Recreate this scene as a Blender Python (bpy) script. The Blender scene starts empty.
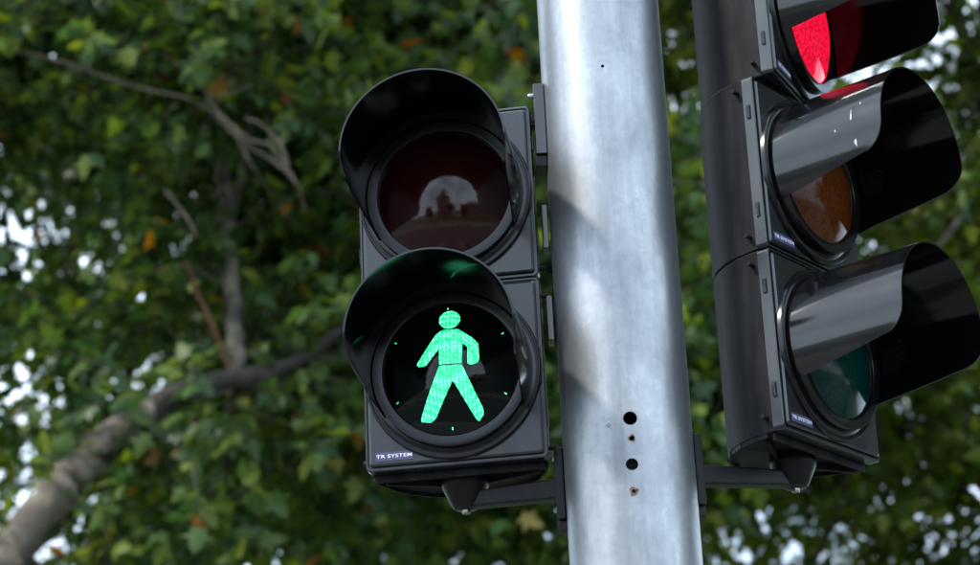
import bpy, bmesh, math, random
import numpy as np
from mathutils import Matrix, Vector
R_ = math.radians
sc = bpy.context.scene
C = sc.collection
random.seed(7)
rng = np.random.default_rng(11)

# ------------------------------------------------------------------ camera
FPX, CX, CY = 2239.4, 490.0, 282.5          # focal length in pixels of a 980 px wide frame
TH, RO, EYE = 0.3603, 0.0477, 1.6           # pitch, roll, eye height
fw = Vector((0, math.cos(TH), math.sin(TH)))
up0 = Vector((0, -math.sin(TH), math.cos(TH)))
rt0 = Vector((1, 0, 0))
c_, s_ = math.cos(RO), math.sin(RO)
rt = rt0 * c_ - up0 * s_
up = rt0 * s_ + up0 * c_
cam_d = bpy.data.cameras.new('camera')
cam = bpy.data.objects.new('camera', cam_d)
C.objects.link(cam)
m = Matrix((rt, up, -fw)).transposed().to_4x4()
m.translation = Vector((0, 0, EYE))
cam.matrix_world = m
cam_d.sensor_width = 36
cam_d.lens = 36 * FPX / 980
cam_d.clip_start = .05
cam_d.clip_end = 3000
cam_d.dof.use_dof = True
cam_d.dof.focus_distance = 3.31
cam_d.dof.aperture_fstop = 5.2
cam_d.dof.aperture_blades = 0
sc.camera = cam


def ray(px, py, Y):
    """point where the sight line through a pixel reaches the depth plane y = Y"""
    d = fw * FPX + rt * (px - CX) - up * (py - CY)
    return Vector((0, 0, EYE)) + d * (Y / d.y)


# ------------------------------------------------------------------ sky, sun, exposure
SUN_AZ = Vector((-0.86, -0.42, 0)).normalized()
SUN_EL = R_(46)
w = bpy.data.worlds.new('World')
sc.world = w
w.use_nodes = True
nt = w.node_tree
nt.nodes.clear()
sky = nt.nodes.new('ShaderNodeTexSky')
sky.sky_type = 'NISHITA'
sky.sun_disc = False
sky.sun_elevation = SUN_EL
sky.sun_rotation = math.atan2(SUN_AZ.x, SUN_AZ.y)
sky.air_density = 1.0
sky.dust_density = 1.4
bg = nt.nodes.new('ShaderNodeBackground')
bg.inputs['Strength'].default_value = 0.15
tc = nt.nodes.new('ShaderNodeTexCoord')
nz = nt.nodes.new('ShaderNodeTexNoise')
nz.inputs['Scale'].default_value = 2.2
nz.inputs['Detail'].default_value = 6
nz.inputs['Roughness'].default_value = .55
rp = nt.nodes.new('ShaderNodeValToRGB')
rp.color_ramp.elements[0].position = .30
rp.color_ramp.elements[1].position = .54
mx = nt.nodes.new('ShaderNodeMix')
mx.data_type = 'RGBA'
mx.inputs[7].default_value = (10.8, 12.9, 15.4, 1)       # bright thin cloud
nt.links.new(tc.outputs['Generated'], nz.inputs['Vector'])
nt.links.new(nz.outputs['Fac'], rp.inputs['Fac'])
nt.links.new(rp.outputs['Color'], mx.inputs[0])
nt.links.new(sky.outputs['Color'], mx.inputs[6])
nt.links.new(mx.outputs[2], bg.inputs['Color'])
wo = nt.nodes.new('ShaderNodeOutputWorld')
nt.links.new(bg.outputs['Background'], wo.inputs['Surface'])

sun_d = bpy.data.lights.new('sun', 'SUN')
sun_d.energy = 2.8
sun_d.angle = R_(4)
sun_d.color = (1, .95, .88)
sun = bpy.data.objects.new('sun', sun_d)
C.objects.link(sun)
sdir = Vector((SUN_AZ.x * math.cos(SUN_EL), SUN_AZ.y * math.cos(SUN_EL), math.sin(SUN_EL)))
sun.rotation_euler = sdir.to_track_quat('Z', 'Y').to_euler()
sun.location = (-6, -4, 14)

sc.view_settings.view_transform = 'Standard'
sc.view_settings.look = 'None'
sc.view_settings.gamma = 1
sc.view_settings.use_curve_mapping = False
sc.view_settings.exposure = 0.36
sc.render.engine = 'CYCLES'
sc.cycles.use_denoising = True
sc.cycles.max_bounces = 7
sc.cycles.transparent_max_bounces = 4
sc.cycles.sample_clamp_indirect = 6


# ------------------------------------------------------------------ materials
def mat(name, color=(.5, .5, .5), rough=.5, metal=0.0, spec=.5):
    mt = bpy.data.materials.new(name)
    mt.use_nodes = True
    b = mt.node_tree.nodes['Principled BSDF']
    b.inputs['Base Color'].default_value = (*color, 1)
    b.inputs['Roughness'].default_value = rough
    b.inputs['Metallic'].default_value = metal
    b.inputs['Specular IOR Level'].default_value = spec
    return mt, mt.node_tree, b


def N(t, kind, **kw):
    n = t.nodes.new(kind)
    for k, v in kw.items():
        if k in n.inputs:
            n.inputs[k].default_value = v
        else:
            setattr(n, k, v)
    return n


def noise(t, scale, detail=4, rough=.5, coord='Object', stretch=None):
    tcn = N(t, 'ShaderNodeTexCoord')
    n = N(t, 'ShaderNodeTexNoise', Scale=scale, Detail=detail, Roughness=rough)
    src = tcn.outputs[coord]
    if stretch:
        mp = N(t, 'ShaderNodeMapping')
        mp.inputs['Scale'].default_value = stretch
        t.links.new(src, mp.inputs['Vector'])
        src = mp.outputs['Vector']
    t.links.new(src, n.inputs['Vector'])
    return n


def ramp(t, src, stops):
    r = N(t, 'ShaderNodeValToRGB')
    e = r.color_ramp.elements
    while len(e) < len(stops):
        e.new(.5)
    for el, (p, col) in zip(e, stops):
        el.position = p
        el.color = (*col, 1) if len(col) == 3 else col
    t.links.new(src, r.inputs['Fac'])
    return r


def g3(v):
    return (v, v, v)


def plastic(name, base, r0, r1, dust=.5, spec=.5):
    mt, t, b = mat(name, base, .3, 0, spec)
    n1 = noise(t, 9, 6, .6, stretch=(1, 1, .35))
    rr = ramp(t, n1.outputs['Fac'], [(.3, g3(r0)), (.72, g3(r1))])
    t.links.new(rr.outputs['Color'], b.inputs['Roughness'])
    n2 = noise(t, 34, 5, .65, stretch=(1, 1, .25))
    dcol = tuple(x + .018 * dust for x in base)
    cr = ramp(t, n2.outputs['Fac'], [(.42, base), (.8, dcol)])
    # pale dried rain spots and dust in patches
    n4 = noise(t, 190, 3, .7)
    n5 = noise(t, 11, 3, .6)
    r4 = ramp(t, n4.outputs['Fac'], [(.66, g3(0)), (.74, g3(1))])
    r5 = ramp(t, n5.outputs['Fac'], [(.50, g3(0)), (.66, g3(.55))])
    mm = N(t, 'ShaderNodeMath', operation='MULTIPLY')
    t.links.new(r4.outputs['Color'], mm.inputs[0])
    t.links.new(r5.outputs['Color'], mm.inputs[1])
    fk = N(t, 'ShaderNodeMix', data_type='RGBA')
    fk.inputs[7].default_value = (.10, .098, .095, 1)
    t.links.new(mm.outputs[0], fk.inputs[0])
    t.links.new(cr.outputs['Color'], fk.inputs[6])
    t.links.new(fk.outputs[2], b.inputs['Base Color'])
    n3 = noise(t, 700, 2)
    bp = N(t, 'ShaderNodeBump', Strength=.05, Distance=.0006)
    t.links.new(n3.outputs['Fac'], bp.inputs['Height'])
    t.links.new(bp.outputs['Normal'], b.inputs['Normal'])
    return mt


M = {}
M['door'] = plastic('black_door_plastic', (.007, .0085, .011), .16, .3, .5, .8)
M['body'] = plastic('black_housing_plastic', (.006, .0065, .0075), .44, .64, .9, .12)
M['visor'] = plastic('black_visor_plastic', (.003, .003, .0034), .06, .15, .3, .6)
M['bezel'] = plastic('black_bezel_plastic', (.004, .0045, .005), .14, .26, .3, .4)
M['visor_in'] = plastic('black_visor_inside', (.0018, .0018, .002), .07, .13, .08, .28)
M['bracket'] = plastic('black_bracket_paint', (.005, .005, .0055), .34, .5, .3, .2)


def galvanised():
    mt, t, b = mat('galvanised_steel', (.45, .49, .53), .4, .8)
    tcn = N(t, 'ShaderNodeTexCoord')
    vo = N(t, 'ShaderNodeTexVoronoi', Scale=110.0)
    t.links.new(tcn.outputs['Object'], vo.inputs['Vector'])
    n1 = noise(t, 12, 8, .68, stretch=(1, 1, .5))
    n2 = noise(t, 60, 6, .65, stretch=(1, 1, .05))
    c1 = ramp(t, n1.outputs['Fac'], [(.32, (.24, .26, .282)), (.47, (.31, .33, .352)), (.58, (.35, .37, .39)), (.70, (.44, .455, .47))])
    sp = N(t, 'ShaderNodeMix', data_type='RGBA', blend_type='MULTIPLY')
    sp.inputs[0].default_value = .09
    t.links.new(c1.outputs['Color'], sp.inputs[6])
    sx_ = N(t, 'ShaderNodeSeparateColor')
    t.links.new(vo.outputs['Color'], sx_.inputs[0])
    t.links.new(sx_.outputs[0], sp.inputs[7])
    st = N(t, 'ShaderNodeMix', data_type='RGBA', blend_type='MULTIPLY')
    r2 = ramp(t, n2.outputs['Fac'], [(.3, g3(.70)), (.62, g3(1))])
    st.inputs[0].default_value = .6
    t.links.new(sp.outputs[2], st.inputs[6])
    t.links.new(r2.outputs['Color'], st.inputs[7])
    # scuff marks, dark rubbed patches
    n4 = noise(t, 26, 8, .75, stretch=(1, 1, .8))
    n5 = noise(t, 3.1, 2, .5)
    r4 = ramp(t, n4.outputs['Fac'], [(.60, g3(0)), (.68, g3(.8))])
    r5 = ramp(t, n5.outputs['Fac'], [(.46, g3(0)), (.60, g3(1))])
    mm = N(t, 'ShaderNodeMath', operation='MULTIPLY')
    t.links.new(r4.outputs['Color'], mm.inputs[0])
    t.links.new(r5.outputs['Color'], mm.inputs[1])
    sf = N(t, 'ShaderNodeMix', data_type='RGBA')
    sf.inputs[7].default_value = (.2, .2, .2, 1)
    t.links.new(mm.outputs[0], sf.inputs[0])
    t.links.new(st.outputs[2], sf.inputs[6])
    t.links.new(sf.outputs[2], b.inputs['Base Color'])
    rr = ramp(t, n1.outputs['Fac'], [(.3, g3(.46)), (.7, g3(.32))])
    t.links.new(rr.outputs['Color'], b.inputs['Roughness'])
    bp = N(t, 'ShaderNodeBump', Strength=.12, Distance=.002)
    n6 = noise(t, 40, 5, .6, stretch=(1, 1, .3))
    t.links.new(n6.outputs['Fac'], bp.inputs['Height'])
    t.links.new(bp.outputs['Normal'], b.inputs['Normal'])
    return mt


M['steel'] = galvanised()
M['screw'] = mat('zinc_screw', (.35, .34, .32), .35, 1)[0]
mt, t, b = mat('rust', (.16, .085, .045), .8)
n_ = noise(t, 300, 4)
t.links.new(ramp(t, n_.outputs['Fac'], [(.35, (.05, .03, .02)), (.65, (.24, .13, .07))]).outputs['Color'], b.inputs['Base Color'])
M['rust'] = mt
M['dark'] = mat('pole_bore', (.01, .01, .01), .9)[0]


def lens_mat(name, col, emit=None, strength=0, rough=.06, spec=.9):
    mt, t, b = mat(name, col, rough, 0, spec)
    tcn = N(t, 'ShaderNodeTexCoord')
    vo = N(t, 'ShaderNodeTexVoronoi', Scale=170.0)
    t.links.new(tcn.outputs['Object'], vo.inputs['Vector'])
    cr = ramp(t, vo.outputs['Distance'], [(.1, tuple(x * 1.15 for x in col)), (.7, tuple(x * .7 for x in col))])
    t.links.new(cr.outputs['Color'], b.inputs['Base Color'])
    n3 = noise(t, 55, 4)
    bp = N(t, 'ShaderNodeBump', Strength=.16, Distance=.0015)
    t.links.new(n3.outputs['Fac'], bp.inputs['Height'])
    t.links.new(bp.outputs['Normal'], b.inputs['Normal'])
    if emit:
        er = ramp(t, vo.outputs['Distance'], [(.0, tuple(min(1, x * 1.15) for x in emit)), (.7, tuple(x * .4 for x in emit))])
        t.links.new(er.outputs['Color'], b.inputs['Emission Color'])
        b.inputs['Emission Strength'].default_value = strength
    return mt


M['lens_red_off'] = lens_mat('unlit_red_lens', (.024, .0022, .002), spec=.45, rough=.09)
M['lens_dark'] = lens_mat('smoked_walk_lens', (.002, .004, .0035), spec=.28)
M['lens_red_on'] = lens_mat('lit_red_lens', (.25, .004, .012), (1, .006, .045), 1.15, spec=.15)
M['lens_amber'] = lens_mat('unlit_amber_lens', (.085, .022, .0045), rough=.12, spec=.15)
M['lens_green'] = lens_mat('unlit_green_lens', (.002, .024, .021), rough=.12, spec=.16)

mt, t, b = mat('lit_green_figure', (.02, .3, .18), .3)
tcn = N(t, 'ShaderNodeTexCoord')
mp = N(t, 'ShaderNodeMapping')
mp.inputs['Scale'].default_value = (.62, 1, 1.25)
vo = N(t, 'ShaderNodeTexVoronoi', Scale=290.0, Randomness=.35)
t.links.new(tcn.outputs['Object'], mp.inputs['Vector'])
t.links.new(mp.outputs['Vector'], vo.inputs['Vector'])
er = ramp(t, vo.outputs['Distance'], [(.1, (.36, 1, .62)), (.34, (.08, .85, .38)), (.64, (.008, .36, .14))])
t.links.new(er.outputs['Color'], b.inputs['Emission Color'])
b.inputs['Emission Strength'].default_value = 1.6
M['figure'] = mt
M['plate'] = mat('nameplate_navy', (.05, .05, .13), .4)[0]
M['letters'] = mat('nameplate_white', (.75, .77, .82), .4)[0]

# foliage
def leaf_mat(name, stops, trans, spec=.3):
    mt = bpy.data.materials.new(name)
    mt.use_nodes = True
    t = mt.node_tree
    b = t.nodes['Principled BSDF']
    geo = N(t, 'ShaderNodeNewGeometry')
    oi = N(t, 'ShaderNodeObjectInfo')
    ad = N(t, 'ShaderNodeMath', operation='ADD')
    fr = N(t, 'ShaderNodeMath', operation='FRACT')
    t.links.new(geo.outputs['Random Per Island'], ad.inputs[0])
    t.links.new(oi.outputs['Random'], ad.inputs[1])
    t.links.new(ad.outputs[0], fr.inputs[0])
    cr = ramp(t, fr.outputs[0], stops)
    t.links.new(cr.outputs['Color'], b.inputs['Base Color'])
    b.inputs['Roughness'].default_value = .42
    b.inputs['Specular IOR Level'].default_value = spec
    tr = N(t, 'ShaderNodeBsdfTranslucent')
    hs = N(t, 'ShaderNodeHueSaturation', Hue=.485, Saturation=1.15, Value=1.9)
    t.links.new(cr.outputs['Color'], hs.inputs['Color'])
    t.links.new(hs.outputs['Color'], tr.inputs['Color'])
    ms = N(t, 'ShaderNodeMixShader')
    ms.inputs[0].default_value = trans
    out = t.nodes['Material Output']
    t.links.new(b.outputs['BSDF'], ms.inputs[1])
    t.links.new(tr.outputs['BSDF'], ms.inputs[2])
    t.links.new(ms.outputs['Shader'], out.inputs['Surface'])
    return mt


M['leaf'] = leaf_mat('plane_tree_leaf', [(0, (.022, .054, .017)), (.35, (.038, .082, .021)), (.62, (.068, .120, .024)),
                                         (.90, (.130, .185, .028)), (.985, (.17, .20, .035)), (.995, (.24, .10, .022))], .40)
M['leaf_light'] = leaf_mat('light_tree_leaf', [(0, (.034, .066, .014)), (.4, (.060, .105, .017)), (.75, (.105, .155, .022)), (.95, (.18, .21, .035))], .45)

mt, t, b = mat('plane_tree_bark', (.2, .17, .13), .9)
n1 = noise(t, 5, 6, .65)
n2 = noise(t, 30, 5, .6)
c1 = ramp(t, n1.outputs['Fac'], [(.35, (.034, .028, .023)), (.50, (.068, .056, .046)), (.64, (.18, .155, .115))])
t.links.new(c1.outputs['Color'], b.inputs['Base Color'])
bp = N(t, 'ShaderNodeBump', Strength=.5, Distance=.02)
t.links.new(n2.outputs['Fac'], bp.inputs['Height'])
t.links.new(bp.outputs['Normal'], b.inputs['Normal'])
M['bark'] = mt
mt, t, b = mat('sunlit_branch_bark', (.3, .26, .2), .9)  # lighter copy of the bark, sunlight on the branches painted into its colour
n1 = noise(t, 9, 6, .65)
c1 = ramp(t, n1.outputs['Fac'], [(.35, (.08, .064, .046)), (.65, (.19, .155, .11))])
t.links.new(c1.outputs['Color'], b.inputs['Base Color'])
M['sunlit_bark'] = mt
for nm_, lo_, hi_ in (('sunlit_limb_bark', (.085, .072, .058), (.25, .215, .165)), ('shaded_limb_bark', (.022, .018, .015), (.055, .046, .038))):  # one limb's bark in a sunlit and a shaded tone, light put into colour
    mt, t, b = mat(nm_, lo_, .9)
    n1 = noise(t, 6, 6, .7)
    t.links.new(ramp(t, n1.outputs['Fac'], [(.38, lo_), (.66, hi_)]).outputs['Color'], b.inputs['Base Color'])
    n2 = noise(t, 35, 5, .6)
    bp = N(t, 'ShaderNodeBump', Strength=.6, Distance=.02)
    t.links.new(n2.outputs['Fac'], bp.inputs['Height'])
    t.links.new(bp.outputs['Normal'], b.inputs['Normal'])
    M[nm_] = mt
M['red_bark'] = mat('reddish_bark', (.13, .05, .028), .85)[0]


def rough_mat(name, c0, c1, scale):
    mt, t, b = mat(name, c0, .9)
    n1 = noise(t, scale, 8, .65)
    t.links.new(ramp(t, n1.outputs['Fac'], [(.3, c0), (.7, c1)]).outputs['Color'], b.inputs['Base Color'])
    return mt


M['asphalt'] = rough_mat('asphalt', (.035, .035, .037), (.07, .07, .072), 6)
M['paving'] = rough_mat('paving', (.10, .098, .094), (.18, .175, .165), 5)
M['kerb'] = rough_mat('kerb_stone', (.25, .24, .23), (.36, .35, .33), 9)
M['grass'] = rough_mat('grass_ground', (.03, .055, .018), (.07, .1, .035), 3)
M['render_wall'] = rough_mat('house_render', (.16, .13, .10), (.24, .20, .16), 2)
M['roof'] = rough_mat('roof_tile', (.10, .045, .03), (.19, .08, .05), 12)
M['glass'] = mat('window_glass', (.02, .025, .03), .05)[0]
M['frame'] = mat('window_frame', (.6, .6, .58), .5)[0]


# ------------------------------------------------------------------ mesh helpers
def new_obj(name, me, parent=None, mw=None, material=None):
    if material is not None:
        me.materials.clear()
        me.materials.append(material)
    o = bpy.data.objects.new(name, me)
    C.objects.link(o)
    if parent is not None:
        o.parent = parent
    if mw is not None:
        o.matrix_local = mw
    if name in ('arm', 'clamp', 'band_lug', 'door', 'spacer', 'housing', 'notch_shade', 'underside_rib'):
        wn = o.modifiers.new('normals', 'WEIGHTED_NORMAL')
        wn.keep_sharp = True
        wn.weight = 100
    return o


def mesh(name, bm, smooth=35):
    bmesh.ops.recalc_face_normals(bm, faces=bm.faces)
    me = bpy.data.meshes.new(name)
    bm.to_mesh(me)
    bm.free()
    if smooth:
        me.polygons.foreach_set('use_smooth', [True] * len(me.polygons))
        me.set_sharp_from_angle(angle=R_(smooth))
    return me


def empty(name, loc, rz=0):
    o = bpy.data.objects.new(name, None)
    o.empty_display_size = .1
    C.objects.link(o)
    o.location = loc
    o.rotation_euler = (0, 0, rz)
    return o


def tag(o, label, cat, group=None):
    o['label'] = label
    o['category'] = cat
    if group:
        o['group'] = group
    return o


def structure(o):
    o['kind'] = 'structure'
    return o


def add_box(bm, x0, x1, y0, y1, z0, z1, bevel=0.0, mtx=None):
    r = bmesh.ops.create_cube(bm, size=1)
    vs = r['verts']
    for v in vs:
        v.co = Vector(((x0 + x1) / 2 + v.co.x * (x1 - x0), (y0 + y1) / 2 + v.co.y * (y1 - y0), (z0 + z1) / 2 + v.co.z * (z1 - z0)))
        if mtx:
            v.co = mtx @ v.co
    if bevel:
        es = list({e for v in vs for e in v.link_edges})
        bmesh.ops.bevel(bm, geom=es, offset=bevel, segments=2, affect='EDGES', profile=.5)
    return bm


def add_prism(bm, pts, z0, z1, bevel=0.0):
    lo = [bm.verts.new((x, y, z0)) for x, y in pts]
    hi = [bm.verts.new((x, y, z1)) for x, y in pts]
    n = len(pts)
    fs = [bm.faces.new(lo[::-1]), bm.faces.new(hi)]
    for i in range(n):
        fs.append(bm.faces.new((lo[i], lo[(i + 1) % n], hi[(i + 1) % n], hi[i])))
    if bevel:
        es = [e for f in fs[:2] for e in f.edges]
        bmesh.ops.bevel(bm, geom=es, offset=bevel, segments=2, affect='EDGES', profile=.5)


def add_lathe(bm, prof, seg=64, axis='Y', close=False):
    """prof: (radius, along). axis Y revolves round -Y (outwards from a signal face), Z round Z"""
    rings = []
    for r, a in prof:
        ring = []
        for i in range(seg):
            t_ = 2 * math.pi * i / seg
            if axis == 'Y':
                co = (r * math.cos(t_), -a, r * math.sin(t_))
            else:
                co = (r * math.cos(t_), r * math.sin(t_), a)
            ring.append(bm.verts.new(co))
        rings.append(ring)
    for p, q in zip(rings, rings[1:]):
        for i in range(seg):
            bm.faces.new((p[i], p[(i + 1) % seg], q[(i + 1) % seg], q[i]))
    if close:
        bm.faces.new(rings[0])
        bm.faces.new(rings[-1])


def tube_arrays(pts, rad, seg=8):
    """vertices and quads of a tapered tube along points"""
    pts = np.asarray(pts, float)
    n = len(pts)
    tan = np.gradient(pts, axis=0)
    tan /= np.linalg.norm(tan, axis=1)[:, None]
    ref = np.array([0.31, 0.2, 0.93])
    V = []
    for i in range(n):
        a = np.cross(tan[i], ref)
        a /= np.linalg.norm(a)
        b_ = np.cross(tan[i], a)
        for k in range(seg):
            an = 2 * math.pi * k / seg
            V.append(pts[i] + rad[i] * (a * math.cos(an) + b_ * math.sin(an)))
    F = []
    for i in range(n - 1):
        for k in range(seg):
            F.append((i * seg + k, i * seg + (k + 1) % seg, (i + 1) * seg + (k + 1) % seg, (i + 1) * seg + k))
    return np.array(V), np.array(F)


def spline(pts, n):
    """Catmull-Rom through points"""
    P = np.asarray(pts, float)
    P = np.vstack([2 * P[0] - P[1], P, 2 * P[-1] - P[-2]])
    out_ = []
    k = len(P) - 3
    for s in np.linspace(0, k - 1e-6, n):
        i = int(s)
        u = s - i
        a, b_, c, d = P[i:i + 4]
        out_.append(.5 * ((2 * b_) + (c - a) * u + (2 * a - 5 * b_ + 4 * c - d) * u * u + (3 * b_ - a - 3 * c + d) * u ** 3))
    return np.array(out_)


# ------------------------------------------------------------------ setting: ground, pavement, road
def sheet(name, x0, x1, y0, y1, z, material):
    bm = bmesh.new()
    vs = [bm.verts.new(c) for c in ((x0, y0, z), (x1, y0, z), (x1, y1, z), (x0, y1, z))]
    bm.faces.new(vs)
    return structure(new_obj(name, mesh(name, bm, 0), material=material))


sheet('ground', -600, 600, -600, 600, -.13, M['grass'])
sheet('road', -120, 120, -9.5, -1.2, -.122, M['asphalt'])
bm = bmesh.new()
add_box(bm, -120, 120, -1.05, 6.5, -.125, 0)
structure(new_obj('pavement', mesh('pavement', bm, 0), material=M['paving']))
bm = bmesh.new()
add_box(bm, -120, 120, -1.2, -1.052, -.125, .004, .015)
structure(new_obj('kerb', mesh('kerb', bm, 0), material=M['kerb']))
bm = bmesh.new()
add_box(bm, -120, 120, -14, -9.5, -.125, -.005)
structure(new_obj('far_pavement', mesh('far_pavement', bm, 0), material=M['paving']))

# ------------------------------------------------------------------ pole
PX, PY, PR = .1878, 3.1125, .0941
bm = bmesh.new()
SEG = 128
TOP = 4.6
add_lathe(bm, [(PR - .005, .03), (PR, .03), (PR, TOP), (PR - .005, TOP), (PR - .005, .03)], SEG, 'Z')
bmesh.ops.remove_doubles(bm, verts=bm.verts, dist=1e-6)
pole_me = mesh('signal_pole', bm)
pole = new_obj('signal_pole', pole_me, material=M['steel'])
pole.location = (PX, PY, 0)
tag(pole, 'thick galvanised steel pole with drilled holes between the two signals', 'pole')
HOLES = [(-.0045, 1.4734, .0026), (0, .9236, .0100), (0.0005, .8943, .0036), (-.0018, .8565, .0088), (-.0018, .8175, .0028), (-.031, .916, .0015)]
bm = bmesh.new()
for dx, z, r in HOLES:
    cyl = bmesh.ops.create_cone(bm, cap_ends=True, segments=20, radius1=r, radius2=r, depth=.06)
    for v in cyl['verts']:
        v.co = Vector((v.co.x + dx, -PR + v.co.z, v.co.y + z + EYE))
cut_me = mesh('drill', bm, 0)
cut = bpy.data.objects.new('drill', cut_me)
C.objects.link(cut)
cut.location = pole.location
bo = pole.modifiers.new('holes', 'BOOLEAN')
bo.object = cut
bo.solver = 'EXACT'
bpy.context.view_layer.update()
dg = bpy.context.evaluated_depsgraph_get()
me2 = bpy.data.meshes.new_from_object(pole.evaluated_get(dg))
pole.modifiers.clear()
me2.polygons.foreach_set('use_smooth', [True] * len(me2.polygons))
me2.set_sharp_from_angle(angle=R_(35))
pole.data = me2
me2.name = 'signal_pole'
bpy.data.objects.remove(cut)
# rust round the lower small hole
for dx, z, r0, r1 in ((-.0018, .8175, .0029, .0062), (0.0005, .8943, .0037, .0050), (-.031, .916, .0016, .0024)):
    bm = bmesh.new()
    seg = 20
    ri = []
    for r in (r0, r1):
        ring = []
        for k in range(seg):
            a = 2 * math.pi * k / seg
            rr = r * (1 + (.16 * math.sin(3 * a + z * 40) + .1 * math.sin(5 * a) if r == r1 else 0))
            x = dx + rr * math.cos(a)
            ring.append(bm.verts.new((x, -math.sqrt((PR + .0006) ** 2 - x * x), z + EYE + rr * math.sin(a))))
        ri.append(ring)
    for k in range(seg):
        bm.faces.new((ri[0][k], ri[0][(k + 1) % seg], ri[1][(k + 1) % seg], ri[1][k]))
    new_obj('rust_stain', mesh('rust_stain', bm), pole, material=M['rust'])
bm = bmesh.new()
add_lathe(bm, [(PR + .004, TOP - .04), (PR + .004, TOP + .004), (PR - .02, TOP + .03), (.001, TOP + .035)], 48, 'Z')
new_obj('cap', mesh('cap', bm), pole, material=M['bracket'])
bm = bmesh.new()
add_box(bm, -.17, .17, -.17, .17, 0.0, .03, .004)
new_obj('base_plate', mesh('base_plate', bm), pole, material=M['steel'])

# ------------------------------------------------------------------ signal heads
W, H = .2682, .2783
PIV = .075                                  # pivot axis behind the face plane


def rrect(hw, hh, r, n=5):
    pts = []
    for cx, cz, a0 in ((hw - r, hh - r, 0), (-hw + r, hh - r, 90), (-hw + r, -hh + r, 180), (hw - r, -hh + r, 270)):
        for k in range(n):
            a = R_(a0 + 90 * k / (n - 1))
            pts.append((cx + r * math.cos(a), cz + r * math.sin(a)))
    return pts


def door_mesh():
    bm = bmesh.new()
    hw, hh = W / 2, H / 2 - .0007
    rings = []
    for ins, n in ((0, -.0217), (0, -.005), (.0012, -.0035), (.0035, -.0035), (.0042, -.0065), (.006, -.0065), (.0068, -.002), (.0095, 0)):
        rings.append([bm.verts.new((x, -n, z)) for x, z in rrect(hw - ins, hh - ins, max(.0075 - ins * .4, .0035))])
    k = len(rings[0])
    for p, q in zip(rings, rings[1:]):
        for i in range(k):
            bm.faces.new((p[i], p[(i + 1) % k], q[(i + 1) % k], q[i]))
    bm.faces.new(rings[0])
    bm.faces.new(rings[-1])
    # moulded step near the side edges of the panel
    return mesh('door', bm, 25)


BODY = [(.130, .0217), (.1295, .036), (.124, .062), (.112, .093), (.092, .123), (.066, .145), (.0395, .157), (.015, .162)]
BODY_FULL = [(-x, y) for x, y in BODY] + [(x, y) for x, y in reversed(BODY)]


def housing_mesh():
    bm = bmesh.new()
    add_prism(bm, BODY_FULL, -H / 2 + .0012, H / 2 - .0012, .0022)
    return mesh('housing', bm, 32)


def underside_mesh():
    bm = bmesh.new()
    z = -H / 2 + .0012
    # rim lip following the outline, ribs and boss under the lowest housing
    for sgn in (-1, 1):
        for (x0, y0), (x1, y1) in zip(BODY[1:], BODY[2:]):
            a = Vector((sgn * x0 * .985, y0, 0))
            b_ = Vector((sgn * x1 * .985, y1 - .002, 0))
            d = (b_ - a)
            L_ = d.length
            ang = math.atan2(d.y, d.x)
            mt_ = Matrix.Translation((a + b_) / 2) @ Matrix.Rotation(ang, 4, 'Z')
            add_box(bm, -L_ / 2 - .001, L_ / 2 + .001, -.0018, .0018, z - .007, z - .0006, 0, mt_)
    for sgn in (-1, 1):
        mt_ = Matrix.Translation((sgn * .068, .066, 0)) @ Matrix.Rotation(sgn * R_(-24), 4, 'Z')
        add_box(bm, -.048, .048, -.003, .003, z - .011, z - .0006, .001, mt_)
    add_box(bm, -.125, .125, .025, .029, z - .012, z - .0006, .001)
    return mesh('underside_rib', bm, 30)


BEZ = [(.1315, -.001), (.131, .0045), (.1295, .0065), (.1275, .0065), (.1265, .0035), (.1235, .0035), (.122, .0045), (.1165, .0055), (.1168, .0200),
       (.1162, .0212), (.1150, .0214), (.1020, .0196), (.1008, .0182), (.0992, .014)]


def bezel_mesh():
    bm = bmesh.new()
    add_lathe(bm, BEZ, 96)
    return mesh('bezel', bm, 28)


LR, LN, SAG = .1, .0165, .026


def dome(r):
    return LN + SAG * (1 - (r / LR) ** 2)


def lens_mesh(material):
    bm = bmesh.new()
    prof = [(LR, LN - .006)] + [(r, dome(r)) for r in np.linspace(LR, .002, 16)]
    add_lathe(bm, prof, 72)
    ctr = bm.verts.new((0, -dome(0), 0))
    bm.verts.ensure_lookup_table()
    last = [v for v in bm.verts][-73:-1]
    for i in range(72):
        bm.faces.new((last[i], last[(i + 1) % 72], ctr))
    me = mesh('lens', bm, 50)
    me.materials.append(material)
    return me


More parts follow.
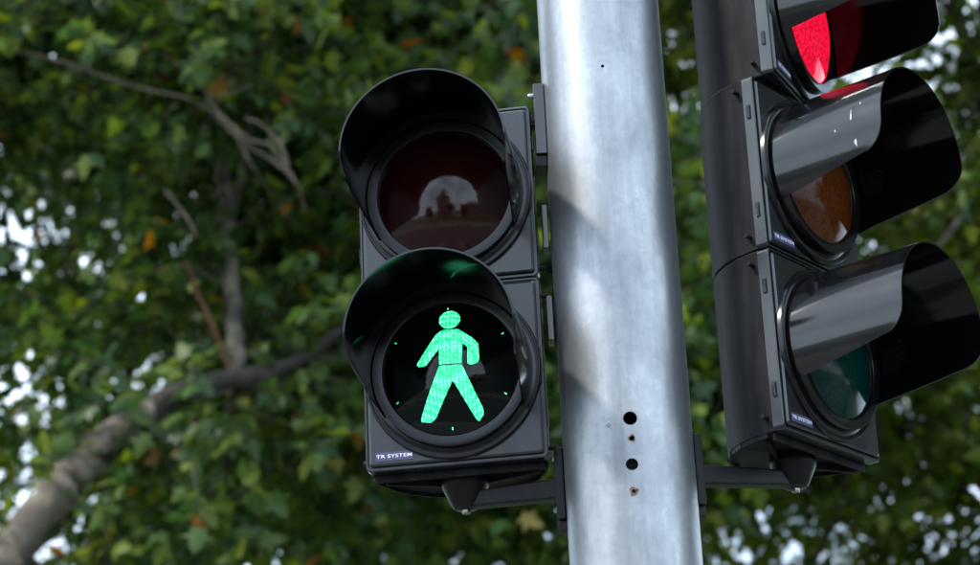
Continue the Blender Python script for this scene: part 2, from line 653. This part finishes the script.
def visor_mesh(length=.197):
    bm = bmesh.new()
    n0 = .006
    ns, na = 40, 56
    ri, ro = .1172, .1198
    S = [1 - (1 - i / ns) ** 1.5 for i in range(ns + 1)]
    grid = {}
    for si, s in enumerate(S):
        ph = 121 - 17 * s
        if s > .82:
            q = (s - .82) / .18
            ph -= 17 * (1 - math.sqrt(max(0, 1 - q * q)))
        for ai in range(na + 1):
            a = R_(90 + ph * (2 * ai / na - 1))
            n = n0 + s * (length - n0)
            flare = 1 + .012 * s
            for li, r in enumerate((ri, ro)):
                grid[si, ai, li] = bm.verts.new((r * flare * math.cos(a), -n, r * flare * math.sin(a)))
    for si in range(ns):
        for ai in range(na):
            for li in (0, 1):
                fc = bm.faces.new((grid[si, ai, li], grid[si + 1, ai, li], grid[si + 1, ai + 1, li], grid[si, ai + 1, li]))
                fc.material_index = 1 - li
    for si in range(ns):
        for ai in (0, na):
            bm.faces.new((grid[si, ai, 0], grid[si + 1, ai, 0], grid[si + 1, ai, 1], grid[si, ai, 1]))
    for ai in range(na):
        for si in (0, ns):
            bm.faces.new((grid[si, ai, 0], grid[si, ai + 1, 0], grid[si, ai + 1, 1], grid[si, ai, 1]))
    return mesh('visor', bm, 40)


def text_mesh(txt, size, material):
    cu = bpy.data.curves.new('lettering', 'FONT')
    cu.body = txt
    cu.size = size
    cu.offset = size * .018
    cu.extrude = .0002
    cu.align_x = 'CENTER'
    cu.align_y = 'CENTER'
    cu.space_character = 1.08
    o = bpy.data.objects.new('tmp', cu)
    C.objects.link(o)
    bpy.context.view_layer.update()
    me = bpy.data.meshes.new_from_object(o.evaluated_get(bpy.context.evaluated_depsgraph_get()))
    bpy.data.objects.remove(o)
    # text lies in XY: stand it up in XZ facing -Y, wide letters
    me.transform(Matrix.Rotation(R_(90), 4, 'X') @ Matrix.Diagonal((1.42, 1, 1, 1)))
    me.materials.clear()
    me.materials.append(material)
    me.name = 'lettering'
    return me


ME = {'door': door_mesh(), 'housing': housing_mesh(), 'rib': underside_mesh(), 'bezel': bezel_mesh(), 'visor': visor_mesh()}
ME['door'].materials.append(M['door'])
ME['housing'].materials.append(M['body'])
ME['rib'].materials.append(M['body'])
ME['bezel'].materials.append(M['bezel'])
ME['visor'].materials.append(M['visor'])
ME['visor'].materials.append(M['visor_in'])
bm = bmesh.new()
add_box(bm, -.0275, .0275, -.0004, .0004, -.0066, .0066)
ME['plate'] = mesh('nameplate', bm, 0)
ME['plate'].materials.append(M['plate'])
ME['text'] = text_mesh('TR SYSTEM', .0072, M['letters'])
bm = bmesh.new()
add_lathe(bm, [(.0005, 0), (.0032, 0), (.0034, .001), (.0034, .011), (.0028, .012), (.0005, .012)], 14)
ME['pin'] = mesh('hinge_pin', bm, 40)
ME['pin'].materials.append(M['body'])
bm = bmesh.new()
add_box(bm, -.0016, .0012, -.003, .003, -.011, .011, .0005)  # thin proud box, its black stands in for shade in a door-edge slot
ME['notch_shade'] = mesh('notch_shade', bm, 30)
ME['notch_shade'].materials.append(M['bezel'])


def module(parent, zc, lens, visor=True, yaw=0.0, plate=True, bottom=False, labels=None):
    """one lamp chamber: zc is its centre height in the frame of the signal; yaw turns it round the pivot axis"""
    mw = Matrix.Translation((0, PIV, zc)) @ Matrix.Rotation(yaw, 4, 'Z') @ Matrix.Translation((0, -PIV, 0))
    hs_ = new_obj('housing', ME['housing'], parent, mw)
    if bottom:
        new_obj('underside_rib', ME['rib'], hs_)
    d = new_obj('door', ME['door'], parent, mw)
    for z in (-H / 2 + .022, H / 2 - .022):
        for sx in (-1, 1):
            new_obj('hinge_pin', ME['pin'], d, Matrix.Translation((sx * (W / 2 + .0008), .033, z)) @ Matrix.Rotation(R_(90 * sx), 4, 'Z') @ Matrix.Translation((0, .004, 0)))
    for z in (-H / 2 + .060, H / 2 - .060):
        for sx in (-1, 1):
            new_obj('notch_shade', ME['notch_shade'], d, Matrix.Translation((sx * (W / 2 + .0008), .0135, z)))
    new_obj('bezel', ME['bezel'], parent, mw)
    l_ = new_obj('lens', lens_mesh(lens), parent, mw)
    if labels:
        l_['label'] = labels
    l_['visor_of'] = new_obj('visor', ME['visor'], parent, mw).name
    if plate:
        p = new_obj('nameplate', ME['plate'], parent, mw @ Matrix.Translation((-.0905, -.0005, -H / 2 + .0205)))
        new_obj('lettering', ME['text'], p, Matrix.Translation((0, -.0006, 0)))
    return l_


def z_(v):
    return v + EYE


# pedestrian signal
LROT, LB = -.14, (-.0608, 3.1125, z_(1.1738))
ped = empty('pedestrian_signal', (LB[0], LB[1], LB[2] - H), LROT)
tag(ped, 'black two-lamp pedestrian signal showing a lit green walking man left of the pole', 'pedestrian signal')
module(ped, H * 1.5, M['lens_red_off'], plate=False, labels='unlit dark red lens with sky reflected in it')
walk = module(ped, H * .5, M['lens_dark'], bottom=True, labels='dark lens with the lit green walking man')

TORSO = [(-2.3, 55.3), (16.0, 54.2), (23.8, 48.8), (37.3, 37.9), (45.0, 28.8), (45.4, 4.8), (43.2, -1), (38, -3.2), (31.9, -3.8), (28.8, -1.2), (29.4, 23.4), (22.3, 30.8),
         (20.6, -1.0), (-12.5, -0.2), (-12.7, 23.7), (-31.9, 0.8), (-36.5, -.4), (-42.9, -0.0), (-46.5, 4.1), (-17.4, 47.1), (-11.7, 52.2), (-7, 54.6)]
LEGS = [(-12.6, -2.0), (20.4, -2.6), (45.6, -64.9), (46.8, -70.5), (46, -75.5), (41, -82.5), (38.6, -84.1), (36, -81.8), (32.4, -75.8), (6.2, -25.5), (-21.9, -75.0),
        (-26.5, -79), (-31.2, -80.6), (-44.5, -78.4), (-45.2, -74.5), (-42.8, -68.8)]
HEAD = [(3.2 + 15.7 * math.cos(a), 71.8 + 15.6 * math.sin(a)) for a in np.linspace(0, 2 * math.pi, 33)[:-1]]


def on_lens(name, poly, parent):
    """a flat outline cut finely and laid on the lens dome"""
    bm = bmesh.new()
    f = bm.faces.new([bm.verts.new((x * .001, 0, y * .001)) for x, y in poly])
    xs = [p[0] for p in poly]
    ys = [p[1] for p in poly]
    for lo, hi, ax in ((min(xs), max(xs), 0), (min(ys), max(ys), 1)):
        v = lo + 8
        while v < hi:
            co = (v * .001, 0, 0) if ax == 0 else (0, 0, v * .001)
            no = (1, 0, 0) if ax == 0 else (0, 0, 1)
            bmesh.ops.bisect_plane(bm, geom=bm.verts[:] + bm.edges[:] + bm.faces[:], plane_co=co, plane_no=no)
            v += 8
    bmesh.ops.triangulate(bm, faces=bm.faces)
    for v in bm.verts:
        v.co.y = -dome(math.hypot(v.co.x, v.co.z)) - .0006
    return new_obj(name, mesh(name, bm, 60), parent, material=M['figure'])


on_lens('figure_head', HEAD, walk)
on_lens('figure_body', TORSO, walk)
on_lens('figure_legs', LEGS, walk)
for k in range(6):
    a = R_(90 + 60 * k)
    cxx, czz = 91.6 * math.cos(a), 91.6 * math.sin(a)
    e1 = (math.cos(a), math.sin(a))
    e2 = (-e1[1], e1[0])
    on_lens('marker_dot', [(cxx + 1.9 * x * e1[0] + .9 * y * e2[0], czz + 1.9 * x * e1[1] + .9 * y * e2[1]) for x, y in ((-1, -1), (1, -1), (1, 1), (-1, 1))], walk)

# vehicle signal
RB = (.4934, 3.1536, z_(1.1862))
veh = empty('traffic_signal', (RB[0], RB[1], RB[2] - H), .8974)
tag(veh, 'black three-lamp traffic signal with lit red top lamp right of the pole', 'traffic signal')
module(veh, H * .5, M['lens_green'], bottom=True, labels='unlit dark green lens')
amber = module(veh, H * 1.5, M['lens_amber'], labels='unlit brownish amber lens')
module(veh, H * 2.5, M['lens_red_on'], yaw=R_(64) - .8974, labels='lit red lens')


# dried white spots on the visor of the amber lamp
av = bpy.data.objects[amber['visor_of']]
for k in [o for o in bpy.data.objects if 'visor_of' in o.keys()]:
    del k['visor_of']
M['spot'] = mat('dried_spot', (.55, .56, .56), .7)[0]
for n, an, ln_, wd in ((.148, 168, 9, 1.1), (.152, 189, 5, 2.0), (.121, 176, 2, 1.0), (.163, 160, 2.2, .8)):
    bm = bmesh.new()
    ring = []
    for k in range(14):
        a = 2 * math.pi * k / 14
        j = 1 + .25 * math.sin(3 * a + an) + .15 * math.sin(5 * a)
        r = .1198 * (1 + .012 * n / .197) + .0005
        th_ = R_(an) + ln_ * .001 * j * math.cos(a) / r
        nn = n + wd * .001 * j * math.sin(a)
        ring.append(bm.verts.new((r * math.cos(th_), -nn, r * math.sin(th_))))
    bm.faces.new(ring)
    new_obj('dried_spot', mesh('dried_spot', bm, 0), av, material=M['spot'])


# ------------------------------------------------------------------ brackets
def bracket(name, axis_xy, zbot, label):
    """cone under the signal, arm to the pole, clamp on the pole"""
    ax = Vector((axis_xy[0], axis_xy[1], 0))
    pc = Vector((PX, PY, 0))
    d = (pc - ax)
    dist = d.length
    d.normalize()
    root = empty(name, (ax.x, ax.y, zbot - .06), math.atan2(d.y, d.x))
    tag(root, label, 'bracket', 'brackets that carry the signals')
    Zb = .06                                        # local height of the signal's underside
    bm = bmesh.new()
    add_lathe(bm, [(.001, Zb - .0004), (.034, Zb - .0004), (.035, Zb - .004), (.035, Zb - .013), (.0335, Zb - .017), (.021, Zb - .043), (.018, Zb - .047), (.001, Zb - .0505)], 40, 'Z')
    new_obj('cone', mesh('cone', bm, 40), root, material=M['bracket'])
    bm = bmesh.new()
    x1 = dist - PR - .006
    pts = [(.008, Zb - .047), (x1, Zb - .052), (x1, Zb - .022), (.02, Zb - .024)]
    lo = [bm.verts.new((x, -.013, z)) for x, z in pts]
    hi = [bm.verts.new((x, .013, z)) for x, z in pts]
    bm.faces.new(lo)
    bm.faces.new(hi[::-1])
    for i in range(4):
        bm.faces.new((lo[i], lo[(i + 1) % 4], hi[(i + 1) % 4], hi[i]))
    bmesh.ops.bevel(bm, geom=bm.edges[:], offset=.003, segments=2, affect='EDGES', profile=.5)
    new_obj('arm', mesh('arm', bm, 30), root, material=M['bracket'])
    bm = bmesh.new()
    add_box(bm, x1 - .004, x1 + .009, -.030, .030, Zb - .088, Zb + .018, .002)
    cl = new_obj('clamp', mesh('clamp', bm, 30), root, material=M['bracket'])
    bm = bmesh.new()
    add_box(bm, x1 - .006, x1 + .012, -.022, .022, Zb - .103, Zb - .0885, .0015)
    new_obj('band_lug', mesh('band_lug', bm, 30), cl, material=M['bracket'])
    for z in (Zb - .072, Zb + .006):
        bm = bmesh.new()
        add_lathe(bm, [(.0005, 0), (.0045, 0), (.0045, .005), (.003, .007), (.0005, .007)], 6)
        new_obj('bolt', mesh('bolt', bm, 30), cl, Matrix.Translation((x1 - .0035, -.021 if z < Zb else -.018, z)) @ Matrix.Rotation(R_(-90), 4, 'Z'), material=M['screw'])
    bm = bmesh.new()
    add_lathe(bm, [(.0005, Zb - .0545), (.006, Zb - .0545), (.007, Zb - .053), (.007, Zb - .0495), (.0005, Zb - .0495)], 6, 'Z')
    new_obj('bolt', mesh('bolt', bm, 30), root, material=M['screw'])
    return root


def axis_of(base, rz):
    return (base[0] - math.sin(rz) * PIV, base[1] + math.cos(rz) * PIV)


bracket('signal_bracket', axis_of(LB, LROT), LB[2] - H, 'black cone-ended bracket under the pedestrian signal clamped to the pole')
bracket('signal_bracket', axis_of(RB, .8974), RB[2] - H, 'black cone-ended bracket under the traffic signal clamped to the pole')

# upper bracket of the pedestrian signal
zt = LB[2] + H
axx, axy = axis_of(LB, LROT)
root = empty('upper_bracket', (axx, axy, zt), 0)
tag(root, 'slim black upper bracket between top of the pedestrian signal and the pole', 'bracket', 'brackets that carry the signals')
bm = bmesh.new()
add_lathe(bm, [(.001, 0.0004), (.034, .0004), (.034, .012), (.02, .022), (.001, .022)], 32, 'Z')
new_obj('cap', mesh('cap', bm, 40), root, material=M['bracket'])
bm = bmesh.new()
xe = PX - PR - axx
add_box(bm, .01, xe - .004, -.018, .018, .004, .018, .002)
new_obj('arm', mesh('arm', bm, 30), root, material=M['bracket'])
bm = bmesh.new()
add_box(bm, xe - .0145, xe + .002, PY - axy - .024, PY - axy + .024, -.085, .032, .0018)
cl = new_obj('clamp', mesh('clamp', bm, 30), root, material=M['door'])
bm = bmesh.new()
add_box(bm, xe - .0165, xe + .001, PY - axy - .02, PY - axy + .02, -.104, -.0862, .0018)
new_obj('band_lug', mesh('band_lug', bm, 30), cl, material=M['bracket'])
bm = bmesh.new()
add_lathe(bm, [(.0005, 0), (.0042, 0), (.0042, .006), (.003, .008), (.0005, .008)], 12)
new_obj('screw', mesh('screw', bm, 30), cl, Matrix.Translation((xe - .0145, PY - axy - .012, .016)) @ Matrix.Rotation(R_(-90), 4, 'Z'), material=M['screw'])
for z in (-.20, -.345):
    bm = bmesh.new()
    add_box(bm, xe - .012, xe - .003, PY - axy - .016, PY - axy + .016, z - .035, z + .035, .002)
    new_obj('spacer', mesh('spacer', bm, 30), cl, material=M['door'])

# ------------------------------------------------------------------ trees
LEAF2 = [(0, 0), (.33, -.10), (.22, .13), (.60, .36), (.24, .42), (.25, .64), (0, 1)]
LEAF_OUT = LEAF2 + [(-x, y) for x, y in reversed(LEAF2[1:-1])]
LV = np.array([(0, .3, .0)] + [(x, y, -.20 * abs(x) - .18 * (y - .2) ** 2) for x, y in LEAF_OUT])
LF = np.array([(0, 1 + i, 1 + (i + 1) % len(LEAF_OUT)) for i in range(len(LEAF_OUT))])
leaf_me = {}
for key in ('leaf', 'leaf_light'):
    leaf_me[key] = bpy.data.meshes.new('leaf')
    leaf_me[key].from_pydata((LV).tolist(), [], LF.tolist())
    leaf_me[key].materials.append(M[key])


def fast_mesh(name, V, F, material, smooth=False):
    me = bpy.data.meshes.new(name)
    nv, nf, k = len(V), len(F), F.shape[1]
    me.vertices.add(nv)
    me.vertices.foreach_set('co', np.ascontiguousarray(V, dtype=np.float32).ravel())
    me.loops.add(nf * k)
    me.loops.foreach_set('vertex_index', np.ascontiguousarray(F, dtype=np.int32).ravel())
    me.polygons.add(nf)
    me.polygons.foreach_set('loop_start', np.arange(0, nf * k, k, dtype=np.int32))
    if smooth:
        me.polygons.foreach_set('use_smooth', np.ones(nf, dtype=bool))
    me.update(calc_edges=True)
    me.validate()
    me.materials.append(material)
    return me


RT, UP, FW = np.array(rt), np.array(up), np.array(fw)


def project(P):
    Q = P - np.array([0, 0, EYE])
    d = Q @ FW
    return CX + FPX * (Q @ RT) / d, CY - FPX * (Q @ UP) / d, d


def norm(a):
    return a / (np.linalg.norm(a, axis=-1, keepdims=True) + 1e-9)


def make_tree(name, label, base, limbs, centre, radii, n_branch, n_spray, n_single, spare, seed, leaf=(.085, .15), density=None, lm='leaf'):
    """trunk and limbs by hand; branches reach into the crown; sprays of leaves hang along them"""
    rg = np.random.default_rng(seed)
    root = empty(name, base)
    tag(root, label, 'tree', 'trees behind the signals')
    inv = Matrix.Translation(Vector(base)).inverted()
    off = np.array(base)
    skel = []
    for nm, pts, r0, r1, mt_ in limbs:
        P = spline(pts, max(12, len(pts) * 6))
        P[1:-1] += rg.normal(0, .22 * r1 + .0005, P[1:-1].shape)
        rr = np.linspace(r0, r1, len(P)) * (1 + rg.normal(0, .03, len(P)))
        V, F = tube_arrays(P - off, rr, 12)
        new_obj(nm, fast_mesh(nm, V, F, mt_, True), root)
        skel.append(P)
    SK = np.vstack([s for s, l in zip(skel, limbs) if l[2] > .05])
    ctr, rad = np.array(centre), np.array(radii)
    spr = []
    k = 0
    while k < n_branch:
        q = rg.uniform(-1, 1, 3)
        if (q ** 2).sum() > 1 or (q ** 2).sum() < .1:
            continue
        e = ctr + q * rad
        d = np.linalg.norm(SK - e, axis=1) + rg.uniform(0, 1.2, len(SK))
        s = SK[d.argmin()]
        Ln = np.linalg.norm(e - s)
        mid1 = s + (e - s) * .35 + rg.normal(0, .10 * Ln, 3) + np.array([0, 0, .10 * Ln])
        mid2 = s + (e - s) * .7 + rg.normal(0, .08 * Ln, 3) + np.array([0, 0, .08 * Ln])
        P = spline([s, mid1, mid2, e], 14)
        r0 = .012 + .008 * Ln
        V, F = tube_arrays(P - off, np.linspace(r0, .005, len(P)), 6)
        new_obj('branch', fast_mesh('branch', V, F, M['bark'], True), root)
        spr.append(P)
        k += 1
    # sprays
    bi = rg.integers(0, len(spr), n_spray)
    tt = rg.uniform(.22, 1.0, n_spray) ** .8
    pos = np.array([spr[i][int(t_ * 13)] for i, t_ in zip(bi, tt)]) + rg.normal(0, .19, (n_spray, 3))
    if density is not None:
        keep = rg.uniform(0, 1, len(pos)) < density(pos)
        pos = pos[keep]
    nS = len(pos)
    dirs = rg.normal(0, 1, (nS, 3))
    dirs[:, 2] = rg.uniform(-.75, .3, nS)
    dirs = norm(dirs)
    ln = rg.uniform(.35, .8, nS)
    per = 15
    TV, TF, vo = [], [], 0
    for i in range(nS):
        sgs = np.array([0, .5, 1.])
        P = pos[i] + dirs[i] * (sgs * ln[i])[:, None] + np.array([0, 0, -1.]) * (.16 * sgs ** 2)[:, None]
        V, F = tube_arrays(P - off, (.0055, .004, .0018), 3)
        TV.append(V)
        TF.append(F + vo)
        vo += len(V)
    tw = new_obj('twigs', fast_mesh('twigs', np.vstack(TV), np.vstack(TF), M['bark']), root)
    tw['kind'] = 'stuff'
    n = nS * per
    sid = np.repeat(np.arange(nS), per)
    s = rg.uniform(.1, 1.05, n)
    lp = pos[sid] + dirs[sid] * (s * ln[sid])[:, None]
    lp[:, 2] -= .16 * s ** 2
    side = rg.normal(0, 1, (n, 3))
    side[:, 2] -= .55
    side = norm(side + dirs[sid] * .5)
    lp = lp + side * rg.uniform(.02, .09, n)[:, None]
    Yd = side
    lean = rg.normal(0, .5, (nS, 3))                 # the leaves of one spray lie roughly in one layer
    nrm = rg.normal(0, .42, (n, 3)) + np.array([-.2, -.3, .8]) + lean[sid]
    Xd = norm(np.cross(Yd, nrm))
    Zd = np.cross(Xd, Yd)
    size = rg.uniform(leaf[0], leaf[1], n) * rg.choice([1, 1, 1, .7], n)
    if spare is not None:
        k_ = spare(lp, rg)
        lp, Xd, Yd, Zd, size = lp[k_], Xd[k_], Yd[k_], Zd[k_], size[k_]
    px, py, dd = project(lp)
    inside = (px > 10) & (px < 970) & (py > 10) & (py < 555) & ~((px > 350) & (px < 560) & (py > 70) & (py < 480)) & ~((px > 540) & (px < 700)) & ~((px > 700) & (px < 900) & (py < 460))
    order = np.argsort(np.where(inside, dd, 1e9))[:n_single]
    order = order[inside[order]]
    mask = np.ones(len(lp), bool)
    mask[order] = False
    for i in order:
        mw = Matrix(((Xd[i, 0], Yd[i, 0], Zd[i, 0], 0), (Xd[i, 1], Yd[i, 1], Zd[i, 1], 0), (Xd[i, 2], Yd[i, 2], Zd[i, 2], 0), (0, 0, 0, 1)))
        mw = Matrix.Translation(Vector(lp[i] - off)) @ mw @ Matrix.Scale(float(size[i]), 4)
        new_obj('leaf', leaf_me[lm], root, mw)
    A, X, Y, Z, S = lp[mask] - off, Xd[mask], Yd[mask], Zd[mask], size[mask]
    Lv = LV[None, :, :] * S[:, None, None]
    V = A[:, None, :] + Lv[:, :, 0:1] * X[:, None, :] + Lv[:, :, 1:2] * Y[:, None, :] + Lv[:, :, 2:3] * Z[:, None, :]
    nv = len(LV)
    F = LF[None] + (np.arange(len(A)) * nv)[:, None, None]
    fo = new_obj('foliage', fast_mesh('foliage', V.reshape(-1, 3), F.reshape(-1, 3), M[lm]), root)
    fo['kind'] = 'stuff'
    return root


def PXL(*pts):
    return [tuple(ray(x, y, Y)) for x, y, Y in pts]


Y1, Y3 = 11.6, 11.35
tA = (-4.6, 12.2, -.13)
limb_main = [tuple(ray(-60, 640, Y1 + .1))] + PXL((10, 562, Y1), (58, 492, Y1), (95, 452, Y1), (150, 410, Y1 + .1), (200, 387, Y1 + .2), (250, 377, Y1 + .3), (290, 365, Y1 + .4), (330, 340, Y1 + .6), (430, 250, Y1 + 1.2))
limbsA = [
    ('trunk', [tA, (-4.5, 12.2, 1.2), (-4.35, 12.2, 2.6), (-4.1, 12.3, 4.5), (-4.2, 12.8, 7), (-3.8, 13.4, 10), (-3.6, 13.8, 12.5)], .36, .1, M['bark']),
    ('limb', [(-4.35, 12.2, 2.6), (-3.8, 12.0, 3.5)] + limb_main[:5], .15, .085, M['sunlit_limb_bark']),
    ('limb', limb_main[3:], .088, .024, M['shaded_limb_bark']),
    ('limb', PXL((236, 380, Y1 + .35), (234, 330, Y1 + .4), (231, 270, Y1 + .5), (224, 190, Y1 + .8), (210, 60, Y1 + 1.2), (215, -80, Y1 + 1.5)), .052, .035, M['bark']),
    ('branch', PXL((229, 370, Y1 + .25), (212, 325, Y1 + .15), (196, 290, Y1 + .1), (186, 262, Y1)), .014, .009, M['red_bark']),
    # the twisted grey branches
    ('branch', PXL((-40, 36, Y3 + .9), (20, 52, Y3 + .4), (62, 62, Y3 + .1), (100, 75, Y3), (140, 88, Y3), (190, 100, Y3), (216, 116, Y3), (243, 142, Y3), (272, 160, Y3), (290, 176, Y3), (300, 192, Y3 + .1), (304, 212, Y3 + .3)), .010, .010, M['sunlit_bark']),
    ('branch', PXL((196, 74, Y3), (205, 90, Y3 - .03), (212, 105, Y3 - .04), (228, 122, Y3 - .03), (250, 140, Y3 - .04), (270, 146, Y3 - .03), (284, 165, Y3), (297, 184, Y3)), .010, .008, M['sunlit_bark']),
    ('branch', PXL((140, 66, Y3 + .1), (160, 55, Y3), (180, 66, Y3), (196, 76, Y3)), .009, .011, M['sunlit_bark']),
    ('branch', PXL((245, 118, Y3 - .05), (262, 126, Y3 - .05), (278, 142, Y3 - .04), (288, 166, Y3)), .008, .013, M['sunlit_bark']),
    ('branch', PXL((165, 190, Y3), (178, 206, Y3), (190, 222, Y3), (195, 236, Y3)), .007, .006, M['sunlit_bark']),
    ('branch', PXL((232, 130, Y3 + .05), (248, 158, Y3), (260, 178, Y3 + .1), (272, 196, Y3 + .3)), .007, .004, M['sunlit_bark']),
]
CLEAR = [(limb_main[1:4], .14), (limb_main[6:9], .05), (limbsA[5][1][:5], .04), (limbsA[5][1][4:-2], .12), (limbsA[3][1][:3], .16)]


def spare_branches(lp, rg):
    """foliage has opened up on the camera side of the bare branches"""
    px, py, dd = project(lp)
    keep = np.ones(len(lp), bool)
    for pts, rad in CLEAR:
        Q = spline(pts, 40)
        qx, qy, qd = project(Q)
        d2 = (px[:, None] - qx[None]) ** 2 + (py[:, None] - qy[None]) ** 2
        j = d2.argmin(1)
        near = (np.sqrt(d2[np.arange(len(lp)), j]) < rad * FPX / qd[j]) & (dd < qd[j] + .05)
        keep &= ~(near & (rg.uniform(0, 1, len(lp)) < .8))
    return keep


def dens_left(P):
    # thins out towards the low skirt of the crown
    return np.clip((P[:, 2] - 3.6) / 2.4, .0, 1)


def dens_right(P):
    return np.clip((P[:, 2] - 3.2) / 3.4, .1, 1)


make_tree('plane_tree', 'large plane tree on the left with grey twisted branches and thick leaning limb', tA, limbsA,
          (-1.9, 13.6, 8.0), (4.6, 2.9, 4.6), 125, 6900, 300, spare_branches, 3, leaf=(.085, .15), density=dens_left)
tB = (6.2, 17.5, -.13)
limbsB = [
    ('trunk', [tB, (6.1, 17.4, 2), (5.7, 17.4, 4.4), (5.2, 17.3, 7), (4.8, 17.2, 10), (4.6, 17.2, 13)], .34, .08, M['bark']),
    ('limb', [(5.8, 17.4, 3.9), (4.6, 17, 5.6), (3.0, 16.8, 7.2), (1.2, 16.8, 8.4)], .16, .05, M['bark']),
    ('limb', [(5.3, 17.3, 6.6), (4.2, 16.2, 8.2), (3.6, 15.4, 9.8)], .12, .05, M['bark']),
    ('limb', [(5.0, 17.3, 8.2), (3.4, 18.2, 9.6), (2.0, 18.6, 11)], .11, .05, M['bark']),
]
make_tree('plane_tree', 'leafy tree behind the pole and traffic signal with sky showing through', tB, limbsB,
          (3.4, 17.0, 8.1), (4.8, 3.0, 5.0), 220, 6000, 300, None, 5, density=dens_right, lm='leaf_light')
tC = (-7.0, 21.5, -.13)
limbsC = [
    ('trunk', [tC, (-6.9, 21.5, 3), (-6.4, 21.4, 6), (-6, 21.3, 9), (-5.6, 21.2, 13)], .4, .1, M['bark']),
    ('limb', [(-6.6, 21.4, 5), (-4.6, 21, 7), (-2.4, 20.8, 9)], .17, .06, M['bark']),
    ('limb', [(-6.2, 21.3, 7.6), (-4, 20.4, 10), (-2, 20.2, 12)], .14, .06, M['bark']),
]
make_tree('plane_tree', 'dark dense tree farther back seen through gaps in the left tree', tC, limbsC,
          (-2.6, 20.8, 10.2), (6.2, 2.6, 5.4), 110, 3000, 0, None, 8, leaf=(.12, .2), density=dens_left)


for bx_, by_, sd, lab in ((8.6, 5.6, 21, 'tree beside the pavement on the right mirrored in the pole'), (-8.2, 6.4, 22, 'tree beside the pavement on the left mirrored in the signal housings')):
    lb = [('trunk', [(bx_, by_, -.13), (bx_, by_, 2), (bx_ + .2, by_, 4), (bx_ + .1, by_ + .1, 7), (bx_, by_, 9)], .26, .07, M['bark']),
          ('limb', [(bx_ + .1, by_, 3), (bx_ - 1, by_ - .8, 5), (bx_ - 1.8, by_ - 1, 6.5)], .11, .05, M['bark'])]
    make_tree('street_tree', lab, (bx_, by_, -.13), lb, (bx_, by_, 5.6), (3.5, 3.5, 3.8), 40, 1500, 0, None, sd, leaf=(.2, .3))


for bx_, by_, sd, lab in ((-3.6, -21, 31, 'left one of the small trees before the houses mirrored in the lenses'), (1.2, -23, 32, 'middle one of the small trees before the houses mirrored in the lenses'),
                          (-13, -22, 33, 'small tree left of the tower-like house mirrored in the lenses')):
    lb = [('trunk', [(bx_, by_, -.13), (bx_, by_, 1.5), (bx_ + .1, by_, 3.5), (bx_, by_, 5)], .14, .05, M['bark'])]
    make_tree('small_tree', lab, (bx_, by_, -.13), lb, (bx_, by_, 3.9), (1.9, 1.9, 2.3), 26, 420, 0, None, sd, leaf=(.22, .34))


# ------------------------------------------------------------------ houses across the road, mirrored in the lenses
def house(loc, wx, wy, hz, roof_h, label, cols, rows):
    root = empty('house', loc)
    tag(root, label, 'house', 'houses across the road mirrored in the lenses')
    bm = bmesh.new()
    add_box(bm, -wx / 2, wx / 2, -wy / 2, wy / 2, 0, hz)
    wall = new_obj('wall', mesh('wall', bm, 0), root, material=M['render_wall'])
    bm = bmesh.new()
    e = .4
    lo = [bm.verts.new(c) for c in ((-wx / 2 - e, -wy / 2 - e, hz + .002), (wx / 2 + e, -wy / 2 - e, hz + .002), (wx / 2 + e, wy / 2 + e, hz + .002), (-wx / 2 - e, wy / 2 + e, hz + .002))]
    a = max(0, wx / 2 - wy / 2) + .3
    t0, t1 = bm.verts.new((-a, 0, hz + roof_h)), bm.verts.new((a, 0, hz + roof_h))
    bm.faces.new(lo[::-1])
    bm.faces.new((lo[0], lo[1], t1, t0))
    bm.faces.new((lo[2], lo[3], t0, t1))
    bm.faces.new((lo[1], lo[2], t1))
    bm.faces.new((lo[3], lo[0], t0))
    rf = new_obj('roof', mesh('roof', bm, 0), root, material=M['roof'])
    bm = bmesh.new()
    add_box(bm, a * .5, a * .5 + .7, -.35, .35, hz + roof_h * .7, hz + roof_h + 1.0, .02)
    new_obj('chimney', mesh('chimney', bm, 0), rf, material=M['render_wall'])
    for i in range(cols):
        for j in range(rows):
            x = -wx / 2 + wx * (i + .5) / cols
            z = 1.0 + (hz - 1.0) * (j + .12) / rows
            bm = bmesh.new()
            add_box(bm, x - .55, x + .55, wy / 2 - .05, wy / 2 + .04, z, z + 1.6, .01)
            wn = new_obj('window', mesh('window', bm, 0), root, material=M['frame'])
            bm = bmesh.new()
            add_box(bm, x - .46, x + .46, wy / 2 + .02, wy / 2 + .046, z + .09, z + 1.51)
            new_obj('pane', mesh('pane', bm, 0), wn, material=M['glass'])
    return root


house((-8.2, -28, -.13), 5.5, 6, 9.5, 4.5, 'narrow tower-like house mirrored in the dark red lens', 2, 3)
house((8, -27, -.13), 16, 8, 4.6, 2.6, 'low wide house mirrored beside the tower-like house', 5, 2)
